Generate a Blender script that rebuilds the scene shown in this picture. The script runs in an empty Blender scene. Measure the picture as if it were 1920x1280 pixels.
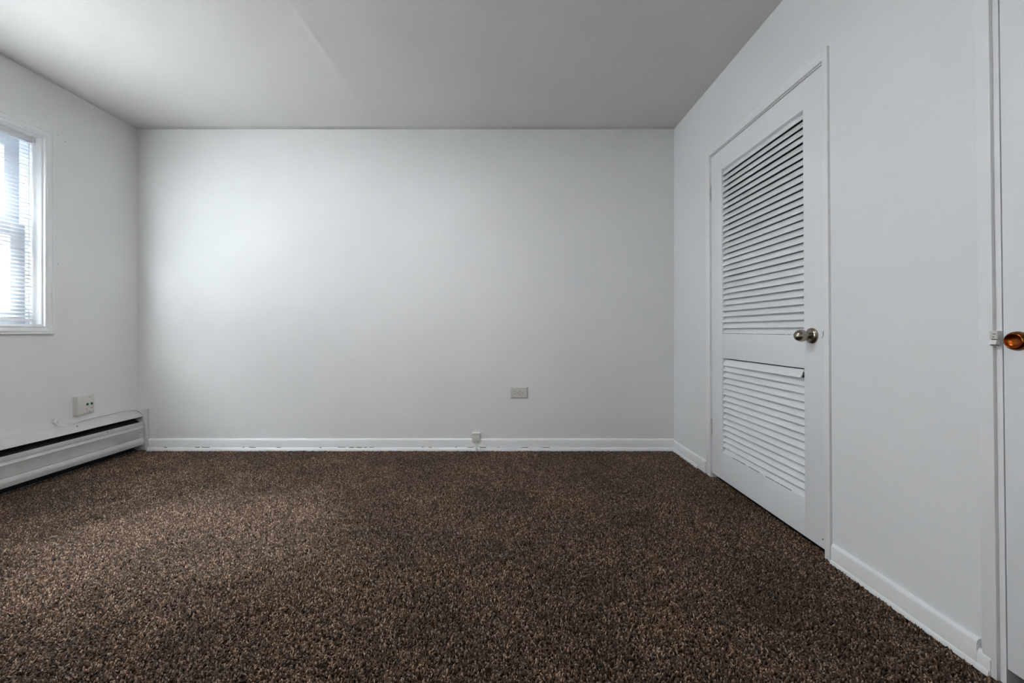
import bpy, bmesh, math, random
from mathutils import Vector, Matrix, Euler
random.seed(7)
S = bpy.context.scene
C = S.collection

# ------------------------------------------------------------------ camera, sky, light, exposure
F = 747.0                                   # focal length in pixels of the 1920 wide frame
XL, XR, YB, YR, ZC, EYE = -2.797, 1.291, 3.033, -1.70, 2.440, 0.909
cam = bpy.data.objects.new('camera', bpy.data.cameras.new('camera'))
C.objects.link(cam)
cam.location = (0, 0, EYE)
cam.rotation_euler = (math.pi/2, 0, 0)
cam.data.sensor_width = 36.0
cam.data.lens = F/1920*36
cam.data.shift_x = 14/1920
cam.data.shift_y = -21/1920
cam.data.clip_start = 0.02
S.camera = cam

S.view_settings.view_transform = 'Standard'
S.view_settings.look = 'None'
S.view_settings.gamma = 1.0
S.view_settings.use_curve_mapping = False
S.view_settings.exposure = 0.0
S.cycles.use_denoising = True
S.cycles.max_bounces = 14
S.cycles.diffuse_bounces = 10
S.cycles.transparent_max_bounces = 16
S.cycles.sample_clamp_indirect = 0.0

SKY = 1.2
w = bpy.data.worlds.new('overcast_sky'); S.world = w
w.use_nodes = True
wn = w.node_tree.nodes; wl = w.node_tree.links
bg = wn['Background']; bg.inputs[1].default_value = SKY
bg.inputs[0].default_value = (0.97, 0.985, 1.0, 1)

WY0, WY1, WZ0, WZ1 = 1.35, 2.415, 0.933, 2.080          # window opening
# light portal filling the window opening
pl = bpy.data.lights.new('window_portal', 'AREA'); pl.shape = 'RECTANGLE'
pl.size = WY1-WY0; pl.size_y = WZ1-WZ0; pl.cycles.is_portal = True
po = bpy.data.objects.new('window_portal', pl); C.objects.link(po)
po.location = (XL-0.14, (WY0+WY1)/2, (WZ0+WZ1)/2)
po.rotation_euler = Vector((-1, 0, 0)).to_track_quat('Z', 'Y').to_euler()

# high sun on the window side; the blind slats catch and scatter it
sn = bpy.data.lights.new('sun', 'SUN'); sn.energy = 290.0; sn.angle = 0.03; sn.color = (0.955, 0.98, 1.0)
so = bpy.data.objects.new('sun', sn); C.objects.link(so)
so.rotation_euler = Vector((-0.5, 0.5, 0.6)).to_track_quat('Z', 'Y').to_euler()
# added soft fill light at the rear wall; no opening is built there
rl = bpy.data.lights.new('rear_fill', 'AREA'); rl.shape = 'RECTANGLE'; rl.size = 1.2; rl.size_y = 1.2
rl.energy = 3.0; rl.color = (1.0, 0.99, 0.985)
ro = bpy.data.objects.new('rear_fill', rl); C.objects.link(ro)
ro.location = (-0.6, YR+0.02, 1.5); ro.rotation_euler = Vector((0, -1, 0)).to_track_quat('Z', 'Y').to_euler()

# added fill lights below the ceiling and on the left wall, out of frame
for nm_, loc_, dir_, sx_, sy_, en_ in (('ceiling_fill', (-0.7, 1.3, ZC-0.10), (0, 0, 1), 0.5, 0.5, 24.0), ('left_wall_fill', (XL+0.02, 0.6, 1.5), (-1, 0, 0), 1.0, 1.1, 15.0)):
    q_ = bpy.data.lights.new(nm_, 'AREA'); q_.shape = 'RECTANGLE'; q_.size = sx_; q_.size_y = sy_; q_.energy = en_
    q_.color = (0.965, 0.985, 1.0)
    qo = bpy.data.objects.new(nm_, q_); C.objects.link(qo); qo.location = loc_
    qo.rotation_euler = Vector(dir_).to_track_quat('Z', 'Y').to_euler()

# added area light high outside; it slants through the blind onto the carpet
hz = bpy.data.lights.new('outside_fill', 'AREA'); hz.shape = 'RECTANGLE'; hz.size = 1.6; hz.size_y = 2.4; hz.energy = 1500.0
hz.color = (0.97, 0.985, 1.0)
ho = bpy.data.objects.new('outside_fill', hz); C.objects.link(ho); ho.location = (-6.3, 2.45, 5.4)
ho.rotation_euler = (Vector((-6.3, 2.45, 5.4))-Vector((XL, 1.85, 1.45))).to_track_quat('Z', 'Y').to_euler()

# ------------------------------------------------------------------ materials
def mat(name, col, rough=0.5, metal=0.0, bump=0.0, bscale=200.0, spec=0.5, var=0.0, vscale=3.0, bump2=0.0, b2scale=6.0, **kw):
    m = bpy.data.materials.new(name); m.use_nodes = True
    n = m.node_tree.nodes; l = m.node_tree.links
    b = n['Principled BSDF']
    b.inputs['Base Color'].default_value = (*col, 1)
    b.inputs['Roughness'].default_value = rough
    b.inputs['Metallic'].default_value = metal
    b.inputs['Specular IOR Level'].default_value = spec
    for k, v in kw.items():
        b.inputs[k.replace('_', ' ')].default_value = v
    tc = n.new('ShaderNodeNewGeometry')
    if var:
        t = n.new('ShaderNodeTexNoise'); t.inputs['Scale'].default_value = vscale; t.inputs['Detail'].default_value = 5
        l.new(tc.outputs['Position'], t.inputs['Vector'])
        r = n.new('ShaderNodeMapRange'); r.inputs[1].default_value = 0.3; r.inputs[2].default_value = 0.7
        r.inputs[3].default_value = 1-var; r.inputs[4].default_value = 1+var
        l.new(t.outputs['Fac'], r.inputs[0])
        x = n.new('ShaderNodeVectorMath'); x.operation = 'SCALE'; x.inputs[0].default_value = col
        l.new(r.outputs[0], x.inputs['Scale']); l.new(x.outputs[0], b.inputs['Base Color'])
    last = None
    for st, sc in ((bump, bscale), (bump2, b2scale)):
        if not st: continue
        t = n.new('ShaderNodeTexNoise'); t.inputs['Scale'].default_value = sc; t.inputs['Detail'].default_value = 3
        l.new(tc.outputs['Position'], t.inputs['Vector'])
        u = n.new('ShaderNodeBump'); u.inputs['Strength'].default_value = 1.0; u.inputs['Distance'].default_value = st
        l.new(t.outputs['Fac'], u.inputs['Height'])
        if last: l.new(last.outputs[0], u.inputs['Normal'])
        last = u
    if last: l.new(last.outputs[0], b.inputs['Normal'])
    return m

M_gap = mat('grey_gap', (0.22, 0.215, 0.21), 0.9)
M = {}
M['wall'] = mat('painted_plaster', (0.765, 0.77, 0.775), 0.5, bump=0.0006, bscale=160, spec=0.35, var=0.012, vscale=4, bump2=0.0025, b2scale=3.5)
M['wall_r'] = mat('painted_plaster_side', (0.765, 0.775, 0.785), 0.55, bump=0.0004, bscale=160, spec=0.3, var=0.01, vscale=4, bump2=0.002, b2scale=3.5)
M['ceiling'] = mat('ceiling_paint', (0.625, 0.61, 0.60), 0.75, bump=0.0006, bscale=140, spec=0.2, var=0.02, vscale=2.2, bump2=0.004, b2scale=2.5)
M['trim'] = mat('trim_gloss_paint', (0.80, 0.81, 0.82), 0.30, bump=0.0008, bscale=45, spec=0.5, var=0.02, vscale=14)
M['door'] = mat('door_paint', (0.77, 0.785, 0.80), 0.42, bump=0.0003, bscale=70, spec=0.4, var=0.01, vscale=5)
M['heater'] = mat('heater_enamel', (0.60, 0.605, 0.59), 0.42, bump=0.0004, bscale=60, var=0.05, vscale=9)
M['black'] = mat('dark_void', (0.012, 0.011, 0.010), 0.9)
M['inner_shade'] = mat('heater_inner_shade', (0.02, 0.018, 0.016), 0.8)  # inside of the heater, its shade put into the near-black colour
M['cream'] = mat('cream_plastic', (0.66, 0.645, 0.60), 0.4)
M['plate'] = mat('aged_plate_plastic', (0.60, 0.585, 0.54), 0.4)
M['ivory'] = mat('ivory_plastic', (0.72, 0.70, 0.65), 0.4)
M['whiteplastic'] = mat('white_plastic', (0.76, 0.76, 0.75), 0.4)
M['sash'] = mat('sash_aluminium_paint', (0.52, 0.56, 0.62), 0.4)
M['vinyl'] = mat('window_vinyl', (0.80, 0.81, 0.83), 0.35)
M['dark'] = mat('dark_slot', (0.01, 0.01, 0.01), 0.6)
M['chip'] = mat('bare_metal_chip', (0.10, 0.095, 0.08), 0.6, 0.3)
M['green'] = mat('green_window', (0.0, 0.07, 0.035), 0.15)
M['nickel'] = mat('satin_nickel', (0.33, 0.29, 0.24), 0.27, 1.0, bump=0.00005, bscale=900)
M['bronze'] = mat('antique_brass', (0.22, 0.082, 0.018), 0.16, 1.0)
M['bronze_dish'] = mat('amber_brass_dish', (0.26, 0.060, 0.010), 0.28, 1.0)
M['screw'] = mat('painted_screw', (0.35, 0.34, 0.32), 0.4, 0.4)
M['cord'] = mat('painted_cord', (0.74, 0.74, 0.72), 0.45)
M['hinge'] = mat('painted_hinge', (0.60, 0.60, 0.56), 0.4, bump=0.0006, bscale=150)
M['soil'] = mat('outside_ground', (0.5, 0.5, 0.5), 0.9)

# translucent slat
m = bpy.data.materials.new('blind_slat_enamel'); m.use_nodes = True
n = m.node_tree.nodes; l = m.node_tree.links
tr = n.new('ShaderNodeBsdfTranslucent'); tr.inputs[0].default_value = (0.88, 0.88, 0.88, 1)
mx = n.new('ShaderNodeMixShader'); mx.inputs[0].default_value = 0.55
n['Principled BSDF'].inputs['Base Color'].default_value = (0.87, 0.87, 0.87, 1)
n['Principled BSDF'].inputs['Roughness'].default_value = 0.4
l.new(n['Principled BSDF'].outputs[0], mx.inputs[1]); l.new(tr.outputs[0], mx.inputs[2])
l.new(mx.outputs[0], n['Material Output'].inputs[0]); M['slat'] = m
# thin window glass
m = bpy.data.materials.new('window_glass'); m.use_nodes = True
n = m.node_tree.nodes; l = m.node_tree.links
tp = n.new('ShaderNodeBsdfTransparent'); tp.inputs[0].default_value = (0.93, 0.96, 0.96, 1)
gl = n.new('ShaderNodeBsdfGlossy'); gl.inputs['Roughness'].default_value = 0.02
lw = n.new('ShaderNodeLayerWeight'); lw.inputs[0].default_value = 0.5
pw = n.new('ShaderNodeMath'); pw.operation = 'POWER'; pw.inputs[1].default_value = 5.0; l.new(lw.outputs['Facing'], pw.inputs[0])
fr = n.new('ShaderNodeMath'); fr.operation = 'MULTIPLY_ADD'; fr.inputs[1].default_value = 0.6; fr.inputs[2].default_value = 0.04; l.new(pw.outputs[0], fr.inputs[0])
mx = n.new('ShaderNodeMixShader'); l.new(fr.outputs[0], mx.inputs[0])
l.new(tp.outputs[0], mx.inputs[1]); l.new(gl.outputs[0], mx.inputs[2])
l.new(mx.outputs[0], n['Material Output'].inputs[0]); M['glass'] = m

# ------------------------------------------------------------------ mesh helpers
def tag(o, label=None, cat=None, group=None, kind=None):
    if label: o['label'] = label
    if cat: o['category'] = cat
    if group: o['group'] = group
    if kind: o['kind'] = kind
    return o

def wloc(o):
    v = Vector((0, 0, 0))
    while o is not None:
        v += Vector(o.location); o = o.parent
    return v

def obj(name, bm, m, parent=None, origin=None, smooth=False, lean=None):
    """link bm (world coordinates) as one mesh object under parent"""
    base = wloc(parent) if parent else Vector((0, 0, 0))
    if origin is None: origin = base
    origin = Vector(origin)
    if lean:
        k, z0 = lean
        for v in bm.verts: v.co.y += k*(v.co.z-z0)
    for v in bm.verts: v.co -= origin
    bmesh.ops.recalc_face_normals(bm, faces=bm.faces[:])
    me = bpy.data.meshes.new(name); bm.to_mesh(me); bm.free()
    if smooth:
        for p in me.polygons: p.use_smooth = True
        if smooth != 'all': me.set_sharp_from_angle(angle=math.radians(38))
    me.materials.append(m)
    o = bpy.data.objects.new(name, me); C.objects.link(o)
    o.parent = parent; o.location = origin-base
    return o

def empty(name, loc, label=None, cat=None, group=None, kind=None):
    o = bpy.data.objects.new(name, None); C.objects.link(o); o.location = loc
    o.empty_display_size = 0.05
    return tag(o, label, cat, group, kind)

def NB(): return bmesh.new()

def box(bm, a, b, bev=0.0, seg=2):
    x0, y0, z0 = [min(a[i], b[i]) for i in range(3)]; x1, y1, z1 = [max(a[i], b[i]) for i in range(3)]
    vs = [bm.verts.new((x, y, z)) for x in (x0, x1) for y in (y0, y1) for z in (z0, z1)]
    fs = [(0, 1, 3, 2), (4, 6, 7, 5), (0, 4, 5, 1), (2, 3, 7, 6), (0, 2, 6, 4), (1, 5, 7, 3)]
    faces = [bm.faces.new([vs[i] for i in f]) for f in fs]
    if bev:
        es = list({e for f in faces for e in f.edges})
        bmesh.ops.bevel(bm, geom=es, offset=bev, segments=seg, affect='EDGES', profile=0.6)
    return bm

def extrude(bm, prof, axis, a, b, closed=True, steps=1, wob=None):
    """prof: list of 2-D points in the plane normal to axis ('x': (y,z)  'y': (x,z)  'z': (x,y))"""
    def P(p, t):
        return {'x': (t, p[0], p[1]), 'y': (p[0], t, p[1]), 'z': (p[0], p[1], t)}[axis]
    rings = []
    for i in range(steps+1):
        t = a+(b-a)*i/steps
        r = []
        for j, p in enumerate(prof):
            q = p if wob is None else wob(p, j, t)
            r.append(bm.verts.new(P(q, t)))
        rings.append(r)
    k = len(prof)
    for r0, r1 in zip(rings, rings[1:]):
        for j in range(k if closed else k-1):
            bm.faces.new([r0[j], r0[(j+1) % k], r1[(j+1) % k], r1[j]])
    if closed:
        bm.faces.new(rings[0]); bm.faces.new(rings[-1][::-1])
    return bm

def lathe(bm, prof, center, axis='-x', seg=40, caps=True):
    """prof list of (h, r) along the axis direction"""
    c = Vector(center); rings = []
    for h, r in prof:
        ring = []
        for i in range(seg):
            a = 2*math.pi*i/seg; u, v = r*math.cos(a), r*math.sin(a)
            p = {'-x': (-h, u, v), 'x': (h, u, v), '-y': (u, -h, v), 'z': (u, v, h)}[axis]
            ring.append(bm.verts.new(c+Vector(p)))
        rings.append(ring)
    for r0, r1 in zip(rings, rings[1:]):
        for i in range(seg):
            bm.faces.new([r0[i], r0[(i+1) % seg], r1[(i+1) % seg], r1[i]])
    if caps: bm.faces.new(rings[0]); bm.faces.new(rings[-1])
    return bm

def tube(bm, pts, r, seg=8):
    pts = [Vector(p) for p in pts]
    # catmull-rom resample
    out = []
    for i in range(len(pts)-1):
        p0, p1, p2, p3 = pts[max(i-1, 0)], pts[i], pts[i+1], pts[min(i+2, len(pts)-1)]
        for s in range(5):
            t = s/5
            out.append(0.5*((2*p1)+(-p0+p2)*t+(2*p0-5*p1+4*p2-p3)*t*t+(-p0+3*p1-3*p2+p3)*t**3))
    out.append(pts[-1]); rings = []
    for i, p in enumerate(out):
        d = (out[min(i+1, len(out)-1)]-out[max(i-1, 0)]).normalized()
        q = d.to_track_quat('Z', 'Y')
        rings.append([bm.verts.new(p+q @ Vector((r*math.cos(2*math.pi*k/seg), r*math.sin(2*math.pi*k/seg), 0))) for k in range(seg)])
    for r0, r1 in zip(rings, rings[1:]):
        for k in range(seg):
            bm.faces.new([r0[k], r0[(k+1) % seg], r1[(k+1) % seg], r1[k]])
    bm.faces.new(rings[0]); bm.faces.new(rings[-1])
    return bm

def ywall(px, X):            # depth of a point at lateral distance |X| that shows at pixel column px
    return F*X/(px-946.0)

# ------------------------------------------------------------------ room shell
T = 0.17
b = NB(); box(b, (XL-T, YR-T, -0.12), (XR+1.0, YB+T, -0.012))
tag(obj('floor', b, mat('subfloor_brown', (0.04, 0.028, 0.02), 0.95)), 'floor slab under the brown carpet', 'floor', kind='structure')

# ceiling with drywall seams that stand a little proud
b = NB(); nx, ny = 420, 60
def ceil_z(x, y):
    z = ZC
    z -= 0.0045*math.exp(-((x+0.98+0.02*math.sin(y*2.1))/0.075)**2)*(0.7+0.3*math.sin(y*3.3))
    z -= 0.003*math.exp(-((x+2.20)/0.10)**2)
    z -= 0.002*math.exp(-((x-0.24)/0.10)**2)
    z -= 0.0035*math.exp(-((x+0.985-0.05*(y-2.15))/0.012)**2)*math.exp(-((y-2.08)/0.16)**2)
    z += 0.004*math.exp(-((x+0.80)/0.16)**2)*math.exp(-((y-2.55)/0.35)**2)
    z -= 0.0018*math.sin(x*4.1+y*1.7)*math.sin(y*3.1-x*1.2)
    return z
g = [[b.verts.new((XL-0.02+(XR-XL+0.04)*i/nx, YR-0.02+(YB-YR+0.04)*j/ny, 0)) for j in range(ny+1)] for i in range(nx+1)]
for r_ in g:
    for v in r_:
        x, y = v.co.x, v.co.y
        e = min(1, max(0, (x-XL)/0.3), max(0, (XR-x)/0.3), max(0, (YB-y)/0.2))
        v.co.z = ZC+(ceil_z(x, y)-ZC)*e
for i in range(nx):
    for j in range(ny): b.faces.new([g[i][j], g[i][j+1], g[i+1][j+1], g[i+1][j]])
o = tag(obj('ceiling', b, M['ceiling'], smooth='all'), 'off-white ceiling with faint seams', 'ceiling', kind='structure')
sm = o.modifiers.new('thick', 'SOLIDIFY'); sm.thickness = 0.10; sm.offset = -1
if o.data.polygons[0].normal.z < 0: pass
else: sm.offset = 1

b = NB(); box(b, (XL-T, YB, -0.1), (XR+T, YB+T, ZC+0.05))
tag(obj('wall_back', b, M['wall']), 'plain white back wall', 'wall', kind='structure')
b = NB(); box(b, (XL-T, YR-T, -0.1), (XR+T, YR, ZC+0.05))
tag(obj('wall_rear', b, M['wall']), 'white wall behind the viewpoint', 'wall', kind='structure')

def wall_with_holes(x0, x1, ya, yb, za, zb, holes, lean=0.0, z0=0.9):
    bm = NB(); ys = sorted({ya, yb, *[h[0] for h in holes], *[h[1] for h in holes]})
    zs = sorted({za, zb, *[h[2] for h in holes], *[h[3] for h in holes]})
    for i in range(len(ys)-1):
        for j in range(len(zs)-1):
            cy, cz = (ys[i]+ys[i+1])/2, (zs[j]+zs[j+1])/2
            if any(h[0] < cy < h[1] and h[2] < cz < h[3] for h in holes): continue
            box(bm, (x0, ys[i], zs[j]), (x1, ys[i+1], zs[j+1]))
    bmesh.ops.remove_doubles(bm, verts=bm.verts[:], dist=1e-5)
    # drop the faces shared by neighbouring cells
    seen = {}
    for f in bm.faces: seen.setdefault(tuple(sorted(v.index for v in f.verts)), []).append(f)
    bm.verts.index_update(); seen = {}
    for f in bm.faces: seen.setdefault(tuple(sorted(v.index for v in f.verts)), []).append(f)
    bmesh.ops.delete(bm, geom=[f for fs in seen.values() if len(fs) > 1 for f in fs], context='FACES')
    return bm

b = wall_with_holes(XL-T, XL, YR-T, YB+T, -0.1, ZC+0.05, [(WY0, WY1, WZ0, WZ1)])
wleft = tag(obj('wall_left', b, M['wall']), 'white wall on the left with the window', 'wall', kind='structure')
D1A, D1B, D1T = 1.590, 2.493, 2.002        # louvred door opening
D2A, D2B = 0.185, 1.046
b = wall_with_holes(XR, XR+0.11, YR-T, YB+T, -0.1, ZC+0.05, [(D1A, D1B, -0.1, D1T), (D2A, D2B, -0.1, D1T+0.02)])
wright = tag(obj('wall_right', b, M['wall_r']), 'white wall on the right with two doors', 'wall', kind='structure')
b = wall_with_holes(XL-0.27, XL-T-0.0005, YR-T, YB+T, -0.3, ZC+0.4, [(WY0, WY1, WZ0, WZ1)])  # outer skin added so its deep reveal shades the far slats
tag(obj('wall_outer_shade', b, mat('added_shading_brick', (0.30, 0.26, 0.24), 0.9)), 'outer brick skin added around the window to shade it from the sun', 'wall', kind='structure')
# closet shells behind the doors
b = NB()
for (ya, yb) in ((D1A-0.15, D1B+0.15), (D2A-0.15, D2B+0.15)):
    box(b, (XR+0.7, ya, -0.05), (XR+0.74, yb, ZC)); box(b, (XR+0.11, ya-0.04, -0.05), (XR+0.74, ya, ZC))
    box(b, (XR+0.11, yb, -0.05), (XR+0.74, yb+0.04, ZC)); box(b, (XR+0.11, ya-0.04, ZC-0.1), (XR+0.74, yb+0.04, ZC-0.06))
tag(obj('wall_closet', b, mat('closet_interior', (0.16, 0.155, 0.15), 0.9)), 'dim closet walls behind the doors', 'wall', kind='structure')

# tiny nail holes in the left wall
for px, py in ((109, 254), (122, 265), (109, 495)):
    y = 2089.4/(946-px); z = EYE+(619-py)*y/F
    b = NB(); lathe(b, [(-0.001, 0.0022), (0.0006, 0.0022), (0.0007, 0.001)], (XL, y, z), 'x', 8); obj('nail_hole', b, M['chip'], wleft)

# ------------------------------------------------------------------ baseboards
def base_prof(sgn, x0, h, t, shoe=True):
    """profile in (offset, z): body with a rounded top and a shoe at the foot"""
    p = [(0, 0.0), (0, h), (t*0.35, h), (t*0.75, h-0.004), (t, h-0.012), (t, 0.0)]
    return [(x0+sgn*a, z) for a, z in p]
def shoe_prof(sgn, x0, t, s=0.013, h=0.022):
    p = [(t, -0.004)]+[(t+s*math.cos(a), -0.004+(h+0.004)*math.sin(a)) for a in [i*math.pi/2/6 for i in range(7)]]
    return [(x0+sgn*a, z) for a, z in p]
def wobble(amp, seedv):
    rnd = random.Random(seedv); ph = [rnd.uniform(0, 6.28) for _ in range(8)]; fr_ = [rnd.uniform(6, 40) for _ in range(8)]
    def f(p, j, t):
        d = sum(math.sin(t*fr_[i]+ph[i]+j*0.6) for i in range(8))/8*amp
        return (p[0]+d*0.3, p[1]+(d if p[1] > 0.01 else 0))
    return f
H = 0.086
b = NB(); extrude(b, base_prof(-1, YB, H, 0.013), 'x', XL+0.094, XR, steps=160, wob=wobble(0.0018, 1))
bb = tag(obj('baseboard_back', b, M['trim'], smooth=True), 'white glossy baseboard along the back wall', 'baseboard', kind='structure')
b = NB(); extrude(b, shoe_prof(-1, YB, 0.013), 'x', XL+0.094, XR-0.012, steps=200, wob=wobble(0.0035, 2))
obj('shoe_moulding', b, M['trim'], bb, smooth=True)
b = NB(); rg = random.Random(12); x_ = XL+0.12
while x_ < XR-0.05:
    d_ = rg.uniform(0.01, 0.07)
    if rg.random() < 0.45: box(b, (x_, YB-0.0175, 0.0195), (x_+d_, YB-0.0135, 0.0245+rg.uniform(-0.0005, 0.0008)))
    x_ += d_+rg.uniform(0.01, 0.09)
obj('paint_gap', b, M_gap, bb)  # dark grey dashes along the top of the shoe
H = 0.074
b = NB(); extrude(b, base_prof(-1, XR, H, 0.012), 'y', 2.634, YB, steps=30, wob=wobble(0.001, 3))
bo = tag(obj('baseboard_right', b, M['trim'], smooth=True), 'white baseboard between the back corner and the louvred door', 'baseboard', kind='structure')
b = NB(); extrude(b, shoe_prof(-1, XR, 0.012, 0.009, 0.016), 'y', 2.634, YB, steps=40, wob=wobble(0.002, 4)); obj('shoe_moulding', b, M['trim'], bo, smooth=True)
b = NB(); extrude(b, base_prof(-1, XR, H+0.001, 0.0145), 'y', 2.540, 2.632); obj('patch_piece', b, M['trim'], bo, smooth=True)
b = NB(); extrude(b, base_prof(-1, XR, H, 0.013), 'y', 1.079, 1.5605, steps=30, wob=wobble(0.001, 5))
bo = tag(obj('baseboard_right', b, M['trim'], smooth=True), 'white baseboard between the louvred door and the near door', 'baseboard', kind='structure')
b = NB(); extrude(b, shoe_prof(-1, XR, 0.012, 0.006, 0.012), 'y', 1.050, 1.5605, steps=40, wob=wobble(0.002, 6)); obj('shoe_moulding', b, M['trim'], bo, smooth=True)
b = NB(); extrude(b, base_prof(-1, XR, 0.050, 0.0128), 'y', 1.0485, 1.0786); obj('end_piece', b, M['trim'], bo, smooth=True)
b = NB(); extrude(b, base_prof(-1, XR, H, 0.013), 'y', YR, 0.16)
tag(obj('baseboard_right', b, M['trim'], smooth=True), 'white baseboard beyond the near door', 'baseboard', kind='structure')

# ------------------------------------------------------------------ louvred closet door
LEAN1 = (0.0078, 0.90)
d1 = empty('door_1', (XR, 2.04, 0), 'white painted louvred closet door with two slatted panels and nickel knob', 'door', kind='structure')
def ring_boards(bm, x0, x1, ya, yb, za, zb, wl, wr, wt, bev):
    box(bm, (x0, ya, za), (x1, ya+wr, zb), bev); box(bm, (x0, yb-wl, za), (x1, yb, zb), bev)
    box(bm, (x0, ya+wr-0.001, zb-wt), (x1, yb-wl+0.001, zb), bev)
PX = 0.010
# casing: right leg .026, left leg .050, head .042
b = NB()
box(b, (XR-PX, 1.575, -0.003), (XR+0.002, 1.601, 2.040), 0.0012)
obj('casing', b, M['trim'], d1, smooth=True, lean=LEAN1)
b = NB(); box(b, (XR-PX, 2.487, -0.003), (XR+0.002, 2.537, 2.040), 0.0012); obj('casing', b, M['trim'], d1, smooth=True, lean=LEAN1)
b = NB(); box(b, (XR-PX+0.0003, 1.6012, 1.998), (XR+0.002, 2.4868, 2.040), 0.0012); obj('head_casing', b, M['trim'], d1, smooth=True, lean=LEAN1)
# jamb lining
b = NB(); box(b, (XR+0.001, 1.586, -0.003), (XR+0.10, 1.5965, 2.0)); box(b, (XR+0.001, 2.4855, -0.003), (XR+0.10, 2.497, 2.0)); box(b, (XR+0.001, 1.59, 1.9935), (XR+0.10, 2.49, 2.004))
obj('jamb', b, M['trim'], d1, lean=LEAN1)
# leaf: stiles and rails
ya, yb, yo0, yo1 = 1.599, 2.482, 1.7175, 2.364
za, zb = 0.025, 1.987
XF, XBk = XR+0.0, XR+0.034
b = NB(); box(b, (XF, ya, za), (XBk, yo0, zb), 0.001); obj('stile', b, M['door'], d1, smooth=True, lean=LEAN1)
b = NB(); box(b, (XF, yo1, za), (XBk, yb, zb), 0.001); obj('stile', b, M['door'], d1, smooth=True, lean=LEAN1)
for nm, z0, z1 in (('bottom_rail', za, 0.187), ('lock_rail', 0.745, 0.889), ('top_rail', 1.863, zb)):
    b = NB(); box(b, (XF, yo0-0.0005, z0), (XBk, yo1+0.0005, z1), 0.0006); obj(nm, b, M['door'], d1, smooth=True, lean=LEAN1)
# inner beads that hold the slats, seen at the far end of every slat
b = NB()
for z0, z1 in ((0.187, 0.745), (0.889, 1.863)):
    box(b, (XF+0.006, yo1-0.003, z0), (XBk-0.004, yo1+0.001, z1)); box(b, (XF+0.006, yo0-0.001, z0), (XBk-0.004, yo0+0.003, z1))
obj('slat_bead', b, M['door'], d1, lean=LEAN1)
# slats
SL = yo1-yo0-0.001
def slat_bm():
    bm = NB(); th = 0.0062; ch = 0.0405; ang = math.radians(57)
    d = Vector((math.cos(ang), math.sin(ang))); nn = Vector((-d.y, d.x))
    pr = []
    for s, t in ((-.5, -.25), (-.5, .25), (-.46, .5), (.46, .5), (.5, .25), (.5, -.25), (.46, -.5), (-.46, -.5)):
        p = d*(s*ch)+nn*(t*th); pr.append((p.x, p.y))
    extrude(bm, pr, 'y', -SL/2, SL/2)
    return bm
proto = None
def add_slat(z, rot=(0, 0, 0), dx=0.0, dy=0.0, dz=0.0):
    global proto
    yc = (yo0+yo1)/2+LEAN1[0]*(z-LEAN1[1])
    pos = Vector((XF+0.0145+dx, yc+dy, z+dz))
    if proto is None:
        o = obj('louver_slat', slat_bm(), M['door'], d1, origin=(0, 0, 0)); proto = o
    else:
        o = proto.copy(); C.objects.link(o)
    o.parent = d1; o.location = pos-Vector(d1.location); o.rotation_euler = rot
    return o
rs = random.Random(3)
PITCH = (1.863-0.889)/29.0
for i in range(29):
    add_slat(0.889+0.0155+PITCH*i, rot=(rs.uniform(-.0012, .0012), rs.uniform(-.035, .035), 0), dx=rs.uniform(-.0006, .0006))
P2 = (0.745-0.187)/16.2
for i in range(16):
    if i == 15:
        o = add_slat(0.187+0.0155+P2*i, rot=(-0.003, -0.12, -0.017), dx=-0.0065, dy=0.005, dz=0.0005); o.scale.y = 0.984
        tag(o, 'top slat of the lower panel, loose and tipped outward')
    else:
        add_slat(0.187+0.0155+P2*i, rot=(rs.uniform(-.001, .001), rs.uniform(-.02, .02), 0), dx=rs.uniform(-.0004, .0004))
# dark cracks in the paint where the lowest slats meet the rails
b = NB()
for zc_, a_, c_, dens in ((0.8898, yo0+0.03, yo1-0.004, 0.85), (0.1878, yo0+0.03, yo1-0.10, 0.7)):
    y_ = c_
    while y_ > a_:
        d_ = rs.uniform(0.01, 0.09)
        if rs.random() < dens: box(b, (XF-0.0003, max(y_-d_, a_), zc_-0.0008), (XF+0.003, y_, zc_+0.0007+rs.uniform(0, 0.0005)))
        y_ -= d_+rs.uniform(0.003, 0.012)
box(b, (XF-0.0003, yo0+0.0003, 0.722), (XF+0.004, yo0+0.006, 0.7275))
obj('paint_crack', b, M['dark'], d1, lean=LEAN1)
# hinges
for zc in (1.768, 0.308):
    hg = empty('hinge', Vector((XR-0.004, 2.4845+LEAN1[0]*(zc-.9), zc)), None); hg.parent = d1
    hg.location = Vector((XR-0.004, 2.4845+LEAN1[0]*(zc-.9), zc))-Vector(d1.location)
    hl = wloc(hg)
    for k in range(5):
        b = NB(); z0 = zc-0.046+k*0.0186
        lathe(b, [(0, 0.0045), (0.001, 0.0062), (0.0150, 0.0062), (0.0160, 0.0045)], (hl.x, hl.y, z0), 'z', 14)
        obj('knuckle', b, M['hinge'], hg, smooth=True)
    b = NB(); lathe(b, [(0, 0.0025), (0.094, 0.0025)], (hl.x, hl.y, zc-0.047), 'z', 10); obj('pin', b, M['dark'], hg, smooth=True)
    b = NB(); box(b, (XR-0.0015, hl.y-0.006, zc-0.046), (XR+0.0005, hl.y+0.001, zc+0.046)); obj('hinge_leaf', b, M['hinge'], hg)
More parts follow.
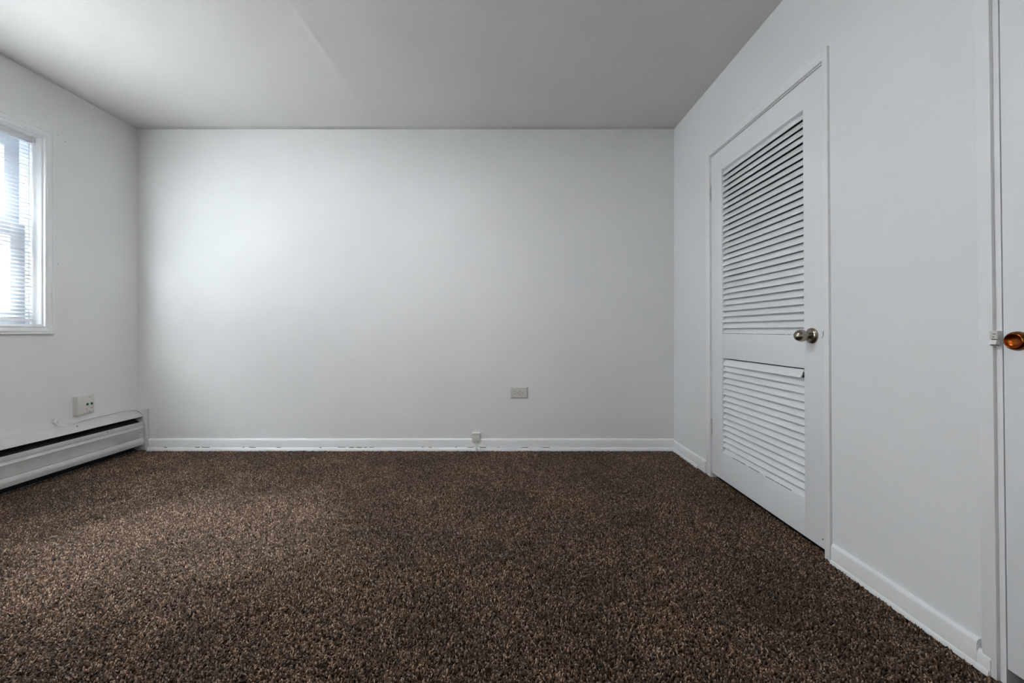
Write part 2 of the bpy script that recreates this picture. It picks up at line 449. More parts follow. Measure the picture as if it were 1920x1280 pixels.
# knob
KY, KZ = 1.671, 0.886
kn = empty('door_knob', Vector((0, 0, 0))); kn.parent = d1; kn.location = Vector((XR, KY, KZ))-Vector(d1.location)
tag(kn, 'egg-shaped satin nickel knob on a round rose')
b = NB(); lathe(b, [(0, 0.0326), (0.005, 0.0326), (0.0062, 0.0318), (0.0068, 0.0305), (0.0085, 0.0295), (0.0115, 0.026), (0.0135, 0.020), (0.0145, 0.013), (0.0148, 0.006)], (XR, KY, KZ), '-x', 48)
obj('rose', b, M['nickel'], kn, smooth=True)
b = NB(); prof = [(0.010, 0.0125), (0.016, 0.0115), (0.0195, 0.0118)]
for i in range(19):
    a = 0.535+(math.pi-0.555)*i/18; prof.append((0.0455-0.0285*math.cos(a), 0.0246*math.sin(a)*(1-0.05*math.cos(a))))
lathe(b, prof, (XR, KY, KZ), '-x', 48); obj('grip', b, M['nickel'], kn, smooth='all')
# latch edge marks on the casing seam
b = NB(); box(b, (XR-PX-0.0006, 1.6005, 0.884), (XR-PX+0.001, 1.6025, 0.905)); lathe(b, [(0, 0.0022), (0.0008, 0.0022)], (XR-PX+0.0002, 1.606, 0.880), '-x', 10)
obj('latch_mark', b, M['chip'], d1)
b = NB(); lathe(b, [(0, 0.003), (0.0008, 0.003)], (XR, 1.622, 0.062), '-x', 10); obj('screw_hole', b, M['dark'], d1, lean=LEAN1)

# ------------------------------------------------------------------ near flush door
LEAN2 = (0.0102, 0.909)
d2 = empty('door_2', (XR, 0.62, 0), 'plain white flush door with a brass knob, cut by the right frame edge', 'door', kind='structure')
b = NB(); box(b, (XR-PX, 1.0457, -0.003), (XR+0.002, 1.0776, 2.06), 0.0015); obj('casing', b, M['trim'], d2, smooth=True, lean=LEAN2)
b = NB(); box(b, (XR-PX, 0.155, -0.003), (XR+0.002, 0.187, 2.06), 0.0015); obj('casing', b, M['trim'], d2, smooth=True)
b = NB(); box(b, (XR-PX, 0.1872, 2.018), (XR+0.002, 1.0450, 2.06), 0.0015); obj('head_casing', b, M['trim'], d2, smooth=True)
b = NB(); box(b, (XR-0.001, 1.0330, -0.003), (XR+0.09, 1.0470, 2.03)); obj('jamb', b, M['trim'], d2, lean=LEAN2)
b = NB(); box(b, (XR+0.001, 0.188, 2.011), (XR+0.09, 1.035, 2.022)); box(b, (XR+0.001, 0.183, -0.003), (XR+0.09, 0.194, 2.03)); obj('jamb', b, M['trim'], d2)
b = NB(); box(b, (XR+0.0, 0.197, 0.040), (XR+0.036, 1.0312, 2.008), 0.0012); obj('leaf', b, M['door'], d2, smooth=True, lean=LEAN2)
K2Y, K2Z = 0.966, 0.8828
kn = empty('door_knob', Vector((0, 0, 0))); kn.parent = d2; kn.location = Vector((XR, K2Y, K2Z))-Vector(d2.location)
tag(kn, 'polished amber brass knob with a dished face')
b = NB(); lathe(b, [(0, 0.031), (0.003, 0.031), (0.005, 0.029), (0.009, 0.020), (0.011, 0.013)], (XR, K2Y, K2Z), '-x', 48); obj('rose', b, M['bronze'], kn, smooth=True)
b = NB(); lathe(b, [(0.008, 0.011), (0.026, 0.0105), (0.031, 0.013), (0.036, 0.0185), (0.041, 0.0222), (0.047, 0.0238), (0.053, 0.0225), (0.0575, 0.0195), (0.0590, 0.0178), (0.0588, 0.0172)], (XR, K2Y, K2Z), '-x', 56, False)
obj('grip', b, M['bronze'], kn, smooth='all')
b = NB(); lathe(b, [(0.0592, 0.0176), (0.0592, 0.0168), (0.0572, 0.0155), (0.0545, 0.012), (0.0530, 0.007), (0.0526, 0.002), (0.0526, 0.0001)], (XR, K2Y, K2Z), '-x', 56, False)
obj('dish', b, M['bronze_dish'], kn, smooth='all')
# painted-over strike lip on the casing edge
sp = empty('strike_plate', Vector((0, 0, 0))); sp.parent = d2; sp.location = Vector((XR-0.012, 1.043, 0.887))-Vector(d2.location)
b = NB(); box(b, (XR-0.0125, 1.0335, 0.8845), (XR+0.0, 1.0500, 0.9075), 0.0012); obj('plate', b, M['hinge'], sp, smooth=True)
b = NB(); extrude(b, [(XR-0.0165, 0.8725), (XR-0.006, 0.8685), (XR-0.001, 0.884), (XR-0.0125, 0.8845)], 'y', 1.0345, 1.0490); obj('lip', b, M['trim'], sp)
b = NB(); box(b, (XR-0.0128, 1.0360, 0.8985), (XR-0.012, 1.0440, 0.9003)); box(b, (XR-0.0132, 1.0340, 0.8838), (XR-0.0118, 1.0455, 0.8862)); box(b, (XR-0.0129, 1.0400, 0.8905), (XR-0.012, 1.0440, 0.8925))
box(b, (XR-0.0155, 1.0340, 0.8690), (XR-0.008, 1.0460, 0.8712)); obj('paint_chip', b, M['chip'], sp)

# ------------------------------------------------------------------ window
win = empty('window_1', (XL, (WY0+WY1)/2, WZ0), 'white double-hung window with moulded casing on the left wall', 'window', kind='structure')
def casing_mb(bm, yy0, yy1, zz0, zz1, wd, prof):
    """mitred frame around the opening; prof = list of (distance outward from the opening, protrusion)"""
    rings = []
    for dd, pp in prof:
        rings.append([bm.verts.new((XL+pp, y, z)) for y, z in ((yy0-dd, zz0-dd), (yy1+dd, zz0-dd), (yy1+dd, zz1+dd), (yy0-dd, zz1+dd))])
    return rings
CP = [(0.0, -0.004), (0.0, 0.013), (0.003, 0.014), (0.006, 0.0105), (0.010, 0.0105), (0.014, 0.013), (0.024, 0.0165), (0.032, 0.017), (0.035, 0.0145), (0.038, 0.0145), (0.040, 0.018), (0.045, 0.018), (0.046, 0.016), (0.046, -0.001)]
for k, nm in enumerate(('bottom_casing', 'side_casing', 'top_casing', 'side_casing')):
    b = NB(); ends = []
    for side in (k, (k+1) % 4):
        col = []
        for dd, pp in CP:
            y, z = ((WY0-dd, WZ0-dd), (WY1+dd, WZ0-dd), (WY1+dd, WZ1+dd), (WY0-dd, WZ1+dd))[side]
            col.append(b.verts.new((XL+pp, y, z)))
        ends.append(col)
    nn_ = len(CP)
    for i in range(nn_):
        b.faces.new([ends[0][i], ends[0][(i+1) % nn_], ends[1][(i+1) % nn_], ends[1][i]])
    b.faces.new(ends[0]); b.faces.new(ends[1][::-1])
    obj(nm, b, M['trim'], win)
# jamb liner
for nm, a, c in (('sill', (XL-0.165, WY0, WZ0), (XL+0.0, WY1, WZ0+0.012)), ('head', (XL-0.165, WY0, WZ1-0.012), (XL+0.0, WY1, WZ1)),
                 ('jamb', (XL-0.165, WY1-0.010, WZ0+0.012), (XL+0.0, WY1, WZ1-0.012)), ('jamb', (XL-0.165, WY0, WZ0+0.012), (XL+0.0, WY0+0.010, WZ1-0.012))):
    b = NB(); box(b, a, c, 0.0015); obj(nm, b, M['vinyl'], win, smooth=True)
for yy_, nn in ((WY1-0.013, 'far'), (WY0+0.010, 'near')):
    b = NB(); box(b, (XL-0.165, yy_, WZ0+0.012), (XL-0.072, yy_+0.003, WZ1-0.012)); obj('sash_track', b, M['sash'], win)
iy0, iy1, iz0, iz1 = WY0+0.010, WY1-0.010, WZ0+0.012, WZ1-0.012
zm = 1.518
def sash(x, z0, z1):
    b = NB(); ww = 0.075
    box(b, (x-0.03, iy0, z0), (x, iy0+ww, z1), 0.003); box(b, (x-0.03, iy1-ww, z0), (x, iy1, z1), 0.003)
    box(b, (x-0.03, iy0+ww-.002, z0), (x, iy1-ww+.002, z0+ww), 0.003); box(b, (x-0.03, iy0+ww-.002, z1-ww), (x, iy1-ww+.002, z1), 0.003)
    s = obj('sash', b, M['sash'], win, smooth=True)
    b = NB(); box(b, (x-0.018, iy0+ww-.003, z0+ww-.003), (x-0.014, iy1-ww+.003, z1-ww+.003)); obj('glass_pane', b, M['glass'], s)
sash(XL-0.095, iz0, zm+0.02)
sash(XL-0.130, zm-0.02, iz1)

# ------------------------------------------------------------------ venetian blind
bx = XL-0.050
BY1 = WY1-0.022; BY0 = WY0+0.022
bl = empty('window_blind', (bx, (BY0+BY1)/2, WZ1-0.04), 'white mini venetian blind with open slats hanging in the window', 'blind')
b = NB(); extrude(b, [(bx-0.013, 2.036), (bx+0.013, 2.036), (bx+0.0135, 2.0625), (bx+0.012, 2.0625), (bx+0.0115, 2.038), (bx-0.0115, 2.038), (bx-0.012, 2.0625), (bx-0.0135, 2.0625)], 'y', BY0+0.002, BY1-0.002)
obj('headrail', b, M['slat'], bl)
b = NB(); box(b, (bx-0.016, BY1-0.004, 2.034), (bx+0.016, BY1+0.010, 2.067), 0.001); obj('end_bracket', b, M['vinyl'], bl)
b = NB(); box(b, (bx-0.016, BY0-0.010, 2.034), (bx+0.016, BY0+0.004, 2.067), 0.001); obj('end_bracket', b, M['vinyl'], bl)
b = NB(); box(b, (bx-0.011, BY0, 0.962), (bx+0.011, BY1+0.003, 0.978), 0.003); obj('bottom_rail', b, M['vinyl'], bl, smooth=True)
b = NB(); tilt = math.radians(-25)
pr = []
for i in range(7):
    s = -0.0125+0.025*i/6; zz = 0.0018*(1-(s/0.0125)**2)
    pr.append((s*math.cos(tilt)-zz*math.sin(tilt), s*math.sin(tilt)+zz*math.cos(tilt)))
pr2 = [(x-0.0003*math.sin(tilt)*0, z-0.0004) for x, z in reversed(pr)]
extrude(b, pr+pr2, 'y', BY0-(BY0+BY1)/2, BY1-(BY0+BY1)/2)
sl0 = obj('blind_slat', b, M['slat'], bl, origin=(0, 0, 0))
NSL = 47; first = 2.026; pit = (2.026-0.992)/(NSL-1)
for i in range(NSL):
    o = sl0 if i == 0 else sl0.copy()
    if i: C.objects.link(o)
    o.parent = bl; o.location = Vector((bx, (BY0+BY1)/2+random.uniform(-.0012, .0012), first-pit*i))-Vector(bl.location)
    o.rotation_euler = (random.uniform(-.0008, .0008), random.uniform(-.03, .03), 0)
for yc in (BY1-0.155, BY0+0.155):
    for dx in (-0.0132, 0.0132):
        b = NB(); tube(b, [(bx+dx, yc, 2.045), (bx+dx, yc, 1.5), (bx+dx, yc, 0.972)], 0.0006, 5); obj('ladder_cord', b, M['whiteplastic'], bl)
    b = NB(); box(b, (bx+0.008, yc-0.006, 0.9595), (bx+0.0135, yc+0.006, 0.972), 0.001); obj('cord_clip', b, M['whiteplastic'], bl)

# ------------------------------------------------------------------ baseboard heater
HY0, HY1 = 0.15, 3.000
ht = empty('baseboard_heater', (XL, 1.6, 0), 'long white painted baseboard heater under the window, black slot along its front', 'heater')
def px_(p): return XL+p
b = NB(); extrude(b, [(px_(0.0), 0.305), (px_(0.002), 0.311), (px_(0.050), 0.290), (px_(0.062), 0.276), (px_(0.071), 0.2605), (px_(0.069), 0.2590), (px_(0.060), 0.272), (px_(0.049), 0.286), (px_(0.002), 0.304)], 'y', HY0, HY1, steps=60, wob=lambda p, j, t: (p[0], p[1]+0.0008*math.sin(t*9+j*.3)))
obj('top_cover', b, M['heater'], ht, smooth=True)
b = NB(); fp = [(0.070, 0.222), (0.0735, 0.2225), (0.078, 0.1965), (0.076, 0.1925), (0.0765, 0.1905), (0.079, 0.181), (0.082, 0.176), (0.0795, 0.172), (0.0795, 0.106), (0.0775, 0.1035), (0.0775, 0.1015), (0.081, 0.098), (0.086, 0.080), (0.086, 0.075), (0.080, 0.052), (0.077, 0.050)]
fb = [(p-0.002, z) for p, z in reversed(fp)]
extrude(b, [(px_(p), z) for p, z in fp+fb], 'y', HY0, HY1-0.001, steps=60, wob=lambda p, j, t: (p[0]+0.0006*math.sin(t*7+p[1]*30), p[1]))
obj('front_panel', b, M['heater'], ht, smooth=True)
b = NB(); box(b, (XL, HY0, 0.0), (XL+0.003, HY1+0.03, 0.303)); obj('back_plate', b, M['inner_shade'], ht)
# finned element and its near-black damper
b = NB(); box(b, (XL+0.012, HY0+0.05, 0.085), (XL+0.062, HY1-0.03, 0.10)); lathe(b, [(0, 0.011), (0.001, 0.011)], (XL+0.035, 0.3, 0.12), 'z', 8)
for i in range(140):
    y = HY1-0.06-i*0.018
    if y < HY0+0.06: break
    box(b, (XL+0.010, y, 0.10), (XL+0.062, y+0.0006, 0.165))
obj('fin_element', b, M['inner_shade'], ht)
b = NB(); extrude(b, [(px_(0.004), 0.245), (px_(0.055), 0.215), (px_(0.055), 0.213), (px_(0.004), 0.243)], 'y', HY0, HY1); obj('damper', b, M['inner_shade'], ht)
b = NB(); box(b, (XL, HY1+0.0015, 0.012), (XL+0.0905, YB-0.001, 0.309), 0.0015)
box(b, (XL, HY1+0.016, 0.0), (XL+0.0925, YB-0.001, 0.314), 0.001); obj('end_cap', b, M['heater'], ht, smooth=True)
b = NB(); box(b, (XL, HY0-0.03, 0.0), (XL+0.09, HY0, 0.312), 0.0015); obj('end_cap', b, M['heater'], ht, smooth=True)
for px, py, X in ((145, 789+10, 2.725), (168.6, 796, 2.75), (202, 809.5, 2.719), (236.5, 804.5, 2.719), (262, 811, 2.7175)):
    y = F*X/(946-px); z = EYE-(py-619)*y/F
    b = NB(); lathe(b, [(-0.002, 0.0032), (0.001, 0.0030), (0.0016, 0.0018)], (-X, y, z), 'x', 10); obj('screw', b, M['chip'], ht, smooth=True)

# ------------------------------------------------------------------ outlet on the back wall
def rot_pt(c, dx, dz): return (c[0]+dx, c[1], c[2]+dz)
pc = (0.1105, YB, 0.4355)
out = empty('electrical_outlet', pc, 'beige two-socket outlet plate set sideways on the back wall', 'outlet')
def bev_plate(bm, cx, cz, hw, hh, y0, t, inset):
    v = [bm.verts.new((cx+sx*hw, y0, cz+sz*hh)) for sx, sz in ((-1, -1), (1, -1), (1, 1), (-1, 1))]
    v1 = [bm.verts.new((cx+sx*hw, y0-t*0.45, cz+sz*hh)) for sx, sz in ((-1, -1), (1, -1), (1, 1), (-1, 1))]
    v2 = [bm.verts.new((cx+sx*(hw-inset), y0-t, cz+sz*(hh-inset))) for sx, sz in ((-1, -1), (1, -1), (1, 1), (-1, 1))]
    for a_, c_ in ((v, v1), (v1, v2)):
        for i in range(4): bm.faces.new([a_[i], a_[(i+1) % 4], c_[(i+1) % 4], c_[i]])
    bm.faces.new(v2); bm.faces.new(v[::-1])
b = NB(); bev_plate(b, pc[0], pc[2], 0.0650, 0.0425, YB, 0.0085, 0.0055); obj('wall_plate', b, M['plate'], out)
for dx in (-0.0195, 0.0195):
    c = (pc[0]-0.004+dx, YB-0.0085, pc[2]-0.001)
    b = NB(); lathe(b, [(-0.001, 0.0150), (0.0008, 0.0150), (0.0014, 0.0145)], c, '-y', 28)
    for v in b.verts: v.co.x = max(min(v.co.x, c[0]+0.0125), c[0]-0.0145)
    rc = obj('receptacle', b, M['ivory'], out, smooth=True)
    b = NB(); lathe(b, [(-0.0006, 0.0160), (0.0002, 0.0160)], c, '-y', 28)
    for v in b.verts: v.co.x = max(min(v.co.x, c[0]+0.0137), c[0]-0.0157)
    obj('gap_ring', b, M['dark'], rc)
    b = NB()
    for dz, wv in ((0.0066, 0.0080), (-0.0062, 0.0095)):
        box(b, (c[0]-0.0045-wv/2, c[1]-0.0018, c[2]+dz-0.0020), (c[0]-0.0045+wv/2, c[1]-0.0010, c[2]+dz+0.0020))
    lathe(b, [(0.0009, 0.0032), (0.0018, 0.0032)], (c[0]+0.0078, c[1], c[2]), '-y', 12)
    obj('slot', b, M['dark'], rc)
b = NB(); lathe(b, [(0, 0.0028), (0.001, 0.0022)], (pc[0]-0.004, YB-0.0085, pc[2]), '-y', 12); obj('screw', b, M['screw'], out, smooth=True)

# ------------------------------------------------------------------ small surface jack above the back baseboard
jx, jz0, jz1 = -0.215, 0.072, 0.134
jk = empty('cable_jack', (jx, YB, jz0), 'small beige square jack box above the back baseboard', 'jack box')
b = NB(); box(b, (jx-0.0305, YB-0.030, jz0), (jx+0.0305, YB, jz1), 0.0025); obj('housing', b, M['ivory'], jk, smooth=True)
b = NB(); box(b, (jx-0.029, YB-0.0308, jz1-0.0125), (jx+0.029, YB-0.0298, jz1-0.0110)); obj('lid_seam', b, M['chip'], jk)
b = NB(); tube(b, [(jx+0.0015, YB-0.018, jz0+0.003), (jx+0.001, YB-0.024, 0.045), (jx-0.001, YB-0.033, 0.02), (jx-0.001, YB-0.036, -0.004)], 0.0045, 10)
tag(obj('drop_cable', b, M['cord'], smooth='all'), 'short white cable dropping from the jack box into the carpet', 'cable')
pts = [(jx+0.012, YB-0.030, 0.012), (jx+0.05, YB-0.026, 0.018), (jx+0.10, YB-0.0215, 0.0215)]
for i in range(22):
    t = i/21; pts.append((jx+0.15+t*0.55, YB-0.0185-0.001*math.sin(i*1.7), 0.0245+0.0022*math.sin(i*0.9)+0.001*math.sin(i*2.3)))
b = NB(); tube(b, pts, 0.0016, 8); tag(obj('tacked_cord', b, M['trim'], smooth='all'), 'thin white cord tacked along the foot of the back baseboard', 'cord')

# ------------------------------------------------------------------ two-gang plate with plug-in box on the left wall
def LW(px, py, p=0.0):
    X = -XL-p; y = F*X/(946-px); return Vector((XL+p, y, EYE-(py-619)*y/F))
gy0, gy1, gz0, gz1 = 2.581, 2.709, 0.352, 0.476
dv = empty('wall_device', (XL, (gy0+gy1)/2, gz0), 'cream double wall plate above the heater with raised side box and two green windows', 'wall plate')
b = NB(); box(b, (XL, gy0, gz0), (XL+0.007, gy1, gz1), 0.002); obj('wall_plate', b, M['cream'], dv, smooth=True)
b = NB(); box(b, (XL+0.006, gy0+0.001, gz0+0.001), (XL+0.034, gy0+0.032, gz1-0.001), 0.002); bxo = obj('side_box', b, M['cream'], dv, smooth=True)
b = NB()
for z in (0.452, 0.424, 0.396, 0.370):
    box(b, (XL+0.012, gy0+0.0004, z-0.0006), (XL+0.027, gy0+0.0012, z+0.0006))
for z in (0.438, 0.410, 0.383):
    box(b, (XL+0.018, gy0+0.0002, z-0.0035), (XL+0.021, gy0+0.0012, z+0.0035)); box(b, (XL+0.016, gy0+0.0002, z-0.001), (XL+0.023, gy0+0.0012, z+0.0005))
obj('socket_marks', b, M['plate'], bxo)
b = NB(); box(b, (XL+0.006, gy0+0.034, gz0+0.004), (XL+0.0095, gy1-0.003, gz1-0.003), 0.0015); mod = obj('sensor_module', b, M['cream'], dv, smooth=True)
for yy in (2.6625, 2.6905):
    b = NB(); box(b, (XL+0.009, yy-0.0065, 0.4085), (XL+0.0105, yy+0.0065, 0.4225)); obj('indicator_window', b, M['green'], mod)
b = NB(); lathe(b, [(0.009, 0.0085), (0.0115, 0.0085), (0.0125, 0.0075)], (XL, 2.664, 0.3835), 'x', 20); obj('test_button', b, mat('pinkish_button', (0.68, 0.60, 0.56), 0.4), mod, smooth=True)
b = NB(); box(b, (XL+0.009, 2.679, 0.3875), (XL+0.0098, 2.700, 0.3890)); obj('printed_line', b, M['chip'], mod)
for yy, zz in ((2.676, 0.4595), (2.676, 0.3635)):
    b = NB(); lathe(b, [(0.009, 0.0028), (0.0105, 0.002)], (XL, yy, zz), 'x', 10); obj('screw', b, M['chip'], mod, smooth=True)

# cord stub and phone cord over the heater
c0 = LW(103, 789, 0.0)
b = NB(); lathe(b, [(0, 0.016), (0.004, 0.017), (0.009, 0.013), (0.013, 0.007), (0.014, 0.002)], (XL, c0.y, c0.z), 'x', 16)
for v in b.verts:
    v.co += Vector((0, 0.004*math.sin(v.co.z*400), 0.004*math.sin(v.co.y*350)))
tag(obj('putty_patch', b, M['trim'], smooth='all'), 'lumpy white putty dab where the cord leaves the wall', 'putty patch')
pts = [LW(101, 792, 0.006), LW(104, 794, 0.012), LW(108, 797.5, 0.016), LW(115, 799.2, 0.018), LW(125, 797.5, 0.014), LW(140, 792.2, 0.008), LW(153, 788, 0.006), LW(175, 783, 0.006), LW(197, 778, 0.006), LW(222, 772.3, 0.006), LW(242, 768.2, 0.006),
       LW(255, 768, 0.030), LW(263, 771.5, 0.058), LW(269, 778, 0.075), LW(272.5, 790, 0.090), LW(275.5, 808, 0.094), LW(277.5, 828, 0.0955), LW(280.5, 837, 0.100), LW(286, 840, 0.105)]
b = NB(); tube(b, pts, 0.0029, 8); tag(obj('phone_cord', b, M['cord'], smooth='all'), 'thin white cord lying over the heater top and down its end', 'cord')

# ------------------------------------------------------------------ carpet
m = bpy.data.materials.new('brown_pile'); m.use_nodes = True
n = m.node_tree.nodes; l = m.node_tree.links; bs = n['Principled BSDF']
bs.inputs['Roughness'].default_value = 0.55; bs.inputs['Specular IOR Level'].default_value = 0.35
bs.inputs['Sheen Weight'].default_value = 0.28; bs.inputs['Sheen Roughness'].default_value = 0.4
bs.inputs['Sheen Tint'].default_value = (0.95, 0.90, 0.86, 1)
oi = n.new('ShaderNodeObjectInfo'); cr = n.new('ShaderNodeValToRGB')
cr.color_ramp.elements[0].position = 0.0; cr.color_ramp.elements[0].color = (0.022, 0.012, 0.007, 1)
cr.color_ramp.elements[1].position = 1.0; cr.color_ramp.elements[1].color = (0.46, 0.33, 0.24, 1)
e = cr.color_ramp.elements.new(0.40); e.color = (0.072, 0.038, 0.021, 1)
e = cr.color_ramp.elements.new(0.78); e.color = (0.172, 0.098, 0.058, 1)
l.new(oi.outputs['Random'], cr.inputs[0])
ge = n.new('ShaderNodeNewGeometry'); nz = n.new('ShaderNodeTexNoise'); nz.inputs['Scale'].default_value = 2.6; nz.inputs['Detail'].default_value = 6; nz.inputs['Roughness'].default_value = 0.62
l.new(ge.outputs['Position'], nz.inputs['Vector'])
mr = n.new('ShaderNodeMapRange'); mr.inputs[1].default_value = 0.33; mr.inputs[2].default_value = 0.68; mr.inputs[3].default_value = 0.60; mr.inputs[4].default_value = 1.22
l.new(nz.outputs['Fac'], mr.inputs[0])
vm = n.new('ShaderNodeVectorMath'); vm.operation = 'SCALE'; l.new(cr.outputs[0], vm.inputs[0]); l.new(mr.outputs[0], vm.inputs['Scale'])
# slanting window daylight painted into the pile colour as an uneven pale patch
def daylight_patch(cx_, cy_, rx_, ry_, lo, hi):
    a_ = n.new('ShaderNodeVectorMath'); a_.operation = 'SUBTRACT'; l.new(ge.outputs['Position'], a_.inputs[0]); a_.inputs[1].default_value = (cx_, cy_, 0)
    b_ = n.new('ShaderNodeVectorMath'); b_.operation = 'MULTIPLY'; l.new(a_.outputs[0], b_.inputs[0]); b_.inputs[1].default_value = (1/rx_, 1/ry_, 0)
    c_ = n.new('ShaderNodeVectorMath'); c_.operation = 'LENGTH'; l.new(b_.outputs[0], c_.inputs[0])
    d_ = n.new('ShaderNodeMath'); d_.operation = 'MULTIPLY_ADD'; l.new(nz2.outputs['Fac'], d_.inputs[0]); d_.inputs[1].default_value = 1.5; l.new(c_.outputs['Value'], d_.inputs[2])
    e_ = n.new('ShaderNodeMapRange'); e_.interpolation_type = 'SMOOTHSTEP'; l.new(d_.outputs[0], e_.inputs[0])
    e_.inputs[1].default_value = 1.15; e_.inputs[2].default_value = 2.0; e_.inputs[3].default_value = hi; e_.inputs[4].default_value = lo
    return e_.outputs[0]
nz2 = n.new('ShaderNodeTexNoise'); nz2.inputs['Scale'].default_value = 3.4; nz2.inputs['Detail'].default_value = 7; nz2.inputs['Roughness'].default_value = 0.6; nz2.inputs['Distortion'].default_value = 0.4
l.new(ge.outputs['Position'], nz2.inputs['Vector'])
w1 = daylight_patch(-1.42, 1.78, 0.78, 0.52, 0.0, 1.0)
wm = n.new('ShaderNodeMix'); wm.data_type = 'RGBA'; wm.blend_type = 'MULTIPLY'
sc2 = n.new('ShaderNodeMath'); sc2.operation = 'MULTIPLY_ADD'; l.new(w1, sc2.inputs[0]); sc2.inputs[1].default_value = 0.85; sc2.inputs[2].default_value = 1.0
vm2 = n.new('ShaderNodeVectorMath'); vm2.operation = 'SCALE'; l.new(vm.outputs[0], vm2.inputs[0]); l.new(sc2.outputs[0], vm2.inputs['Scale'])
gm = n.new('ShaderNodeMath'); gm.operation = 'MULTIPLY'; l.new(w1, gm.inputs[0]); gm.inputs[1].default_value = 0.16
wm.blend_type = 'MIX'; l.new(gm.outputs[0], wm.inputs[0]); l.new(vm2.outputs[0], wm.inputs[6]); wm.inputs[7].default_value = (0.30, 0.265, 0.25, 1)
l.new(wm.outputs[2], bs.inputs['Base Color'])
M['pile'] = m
M['backing'] = mat('carpet_backing', (0.022, 0.013, 0.008), 1.0, spec=0.0)

b = NB()
vs = [b.verts.new(p) for p in ((XL+0.002, 0.15, -0.0095), (XR+0.03, 0.15, -0.0095), (XR+0.03, YB-0.004, -0.0095), (XL+0.002, YB-0.004, -0.0095))]
b.faces.new(vs)
cp = tag(obj('carpet', b, M['backing']), 'dark brown cut-pile carpet, window daylight painted into the pile as a pale patch, with small dents', 'carpet', kind='stuff')
ng = bpy.data.node_groups.new('pile_tufts', 'GeometryNodeTree')
ng.interface.new_socket('Geometry', in_out='INPUT', socket_type='NodeSocketGeometry')
ng.interface.new_socket('Geometry', in_out='OUTPUT', socket_type='NodeSocketGeometry')
N = ng.nodes; L = ng.links
gi = N.new('NodeGroupInput'); go = N.new('NodeGroupOutput')
dp = N.new('GeometryNodeDistributePointsOnFaces'); dp.inputs['Density'].default_value = 46000.0; dp.inputs['Seed'].default_value = 3
L.new(gi.outputs[0], dp.inputs['Mesh'])
ic = N.new('GeometryNodeMeshIcoSphere'); ic.inputs['Radius'].default_value = 1.0; ic.inputs['Subdivisions'].default_value = 2
tf = N.new('GeometryNodeTransform'); tf.inputs['Scale'].default_value = (0.0021, 0.0021, 0.0058); tf.inputs['Translation'].default_value = (0, 0, 0.0042)
L.new(ic.outputs['Mesh'], tf.inputs['Geometry'])
ss = N.new('GeometryNodeSetShadeSmooth'); L.new(tf.outputs[0], ss.inputs[0])
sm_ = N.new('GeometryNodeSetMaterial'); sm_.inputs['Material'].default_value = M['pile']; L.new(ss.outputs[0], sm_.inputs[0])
ip = N.new('GeometryNodeInstanceOnPoints'); L.new(dp.outputs['Points'], ip.inputs['Points']); L.new(sm_.outputs[0], ip.inputs['Instance'])
def rnd(typ, lo, hi, seed):
    r = N.new('FunctionNodeRandomValue'); r.data_type = typ
    ins = [s for s in r.inputs if s.enabled]
    ins[0].default_value = lo; ins[1].default_value = hi
    for s in r.inputs:
        if s.name == 'Seed': s.default_value = seed
    return [s for s in r.outputs if s.enabled][0]
rr = rnd('FLOAT_VECTOR', (-0.62, -0.62, 0), (0.62, 0.62, 6.28), 5)
pos = N.new('GeometryNodeInputPosition')
nt = N.new('ShaderNodeTexNoise'); nt.inputs['Scale'].default_value = 3.2; nt.inputs['Detail'].default_value = 5.0
L.new(pos.outputs[0], nt.inputs['Vector'])
sub = N.new('ShaderNodeVectorMath'); sub.operation = 'SUBTRACT'; L.new(nt.outputs['Color'], sub.inputs[0]); sub.inputs[1].default_value = (0.5, 0.5, 0.5)
mu = N.new('ShaderNodeVectorMath'); mu.operation = 'MULTIPLY'; L.new(sub.outputs[0], mu.inputs[0]); mu.inputs[1].default_value = (3.0, 3.0, 0)
ad = N.new('ShaderNodeVectorMath'); ad.operation = 'ADD'; L.new(mu.outputs[0], ad.inputs[0]); L.new(rr, ad.inputs[1])
# rotation: spin about z first, then lean in x / y
rot1 = N.new('FunctionNodeEulerToRotation'); L.new(ad.outputs[0], rot1.inputs[0]); L.new(rot1.outputs[0], ip.inputs['Rotation'])
sc = rnd('FLOAT', 0.75, 1.25, 9)
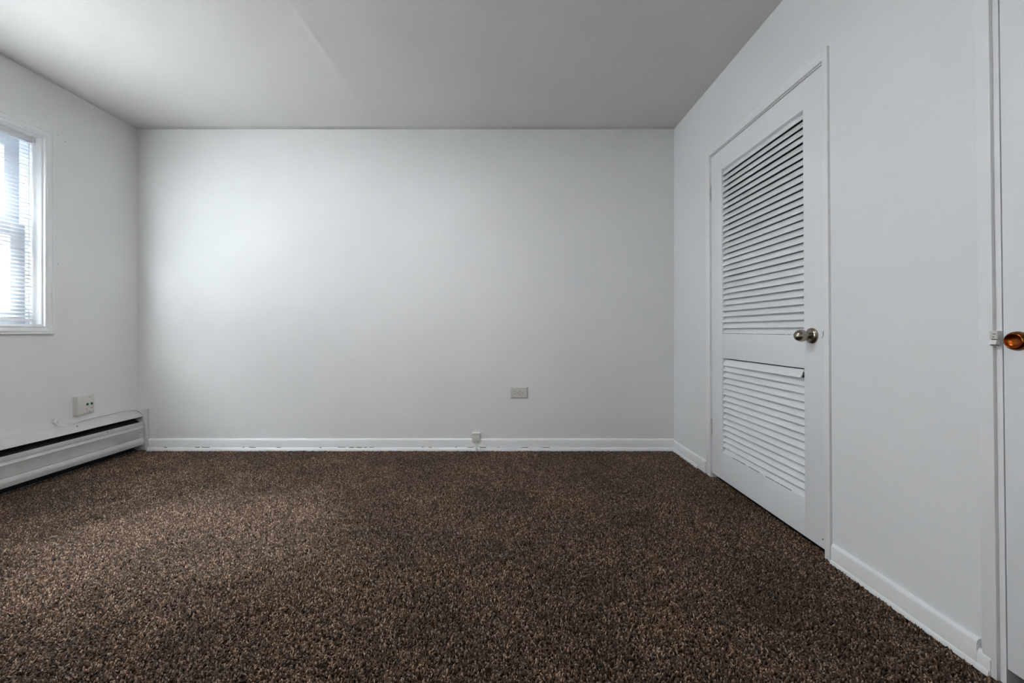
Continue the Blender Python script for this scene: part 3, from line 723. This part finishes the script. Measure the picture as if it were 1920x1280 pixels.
# dents
acc = None
for (dx_, dy_, r0, r1, lo) in ((-0.089, 1.951, 0.012, 0.035, 0.25), (-0.587, 1.533, 0.008, 0.022, 0.2), (0.4255, 1.664, 0.01, 0.035, 0.45), (0.237, 1.881, 0.02, 0.10, 0.72), (-0.545, 1.545, 0.0, 0.02, 0.7), (0.30, 1.52, 0.0, 0.12, 0.85)):
    di = N.new('ShaderNodeVectorMath'); di.operation = 'DISTANCE'; L.new(pos.outputs[0], di.inputs[0]); di.inputs[1].default_value = (dx_, dy_, -0.0095)
    ma = N.new('ShaderNodeMapRange'); L.new(di.outputs['Value'], ma.inputs[0])
    ma.inputs[1].default_value = r0; ma.inputs[2].default_value = r1; ma.inputs[3].default_value = lo; ma.inputs[4].default_value = 1.0
    if acc is None: acc = ma.outputs[0]
    else:
        k = N.new('ShaderNodeMath'); k.operation = 'MULTIPLY'; L.new(acc, k.inputs[0]); L.new(ma.outputs[0], k.inputs[1]); acc = k.outputs[0]
k = N.new('ShaderNodeMath'); k.operation = 'MULTIPLY'; L.new(acc, k.inputs[0]); L.new(sc, k.inputs[1])
nt2 = N.new('ShaderNodeTexNoise'); nt2.inputs['Scale'].default_value = 38.0; nt2.inputs['Detail'].default_value = 2.0; L.new(pos.outputs[0], nt2.inputs['Vector'])
mp = N.new('ShaderNodeMapRange'); L.new(nt2.outputs['Fac'], mp.inputs[0]); mp.inputs[1].default_value = 0.3; mp.inputs[2].default_value = 0.7; mp.inputs[3].default_value = 0.72; mp.inputs[4].default_value = 1.22
k2 = N.new('ShaderNodeMath'); k2.operation = 'MULTIPLY'; L.new(k.outputs[0], k2.inputs[0]); L.new(mp.outputs[0], k2.inputs[1])
cx = N.new('ShaderNodeCombineXYZ'); cx.inputs[0].default_value = 1; cx.inputs[1].default_value = 1; L.new(k2.outputs[0], cx.inputs[2])
L.new(cx.outputs[0], ip.inputs['Scale'])
jn = N.new('GeometryNodeJoinGeometry'); L.new(gi.outputs[0], jn.inputs[0]); L.new(ip.outputs[0], jn.inputs[0]); L.new(jn.outputs[0], go.inputs[0])
md = cp.modifiers.new('pile', 'NODES'); md.node_group = ng
# the rest of the carpet, behind the viewpoint, without separate tufts
b = NB(); box(b, (XL, YR, -0.011), (XR, 0.15, -0.002))
tag(obj('carpet_remainder', b, mat('brown_pile_flat', (0.10, 0.066, 0.045), 0.95, bump=0.004, bscale=220, var=0.4, vscale=300, spec=0.1)), 'brown carpet continuing behind the viewpoint', 'carpet', kind='stuff')
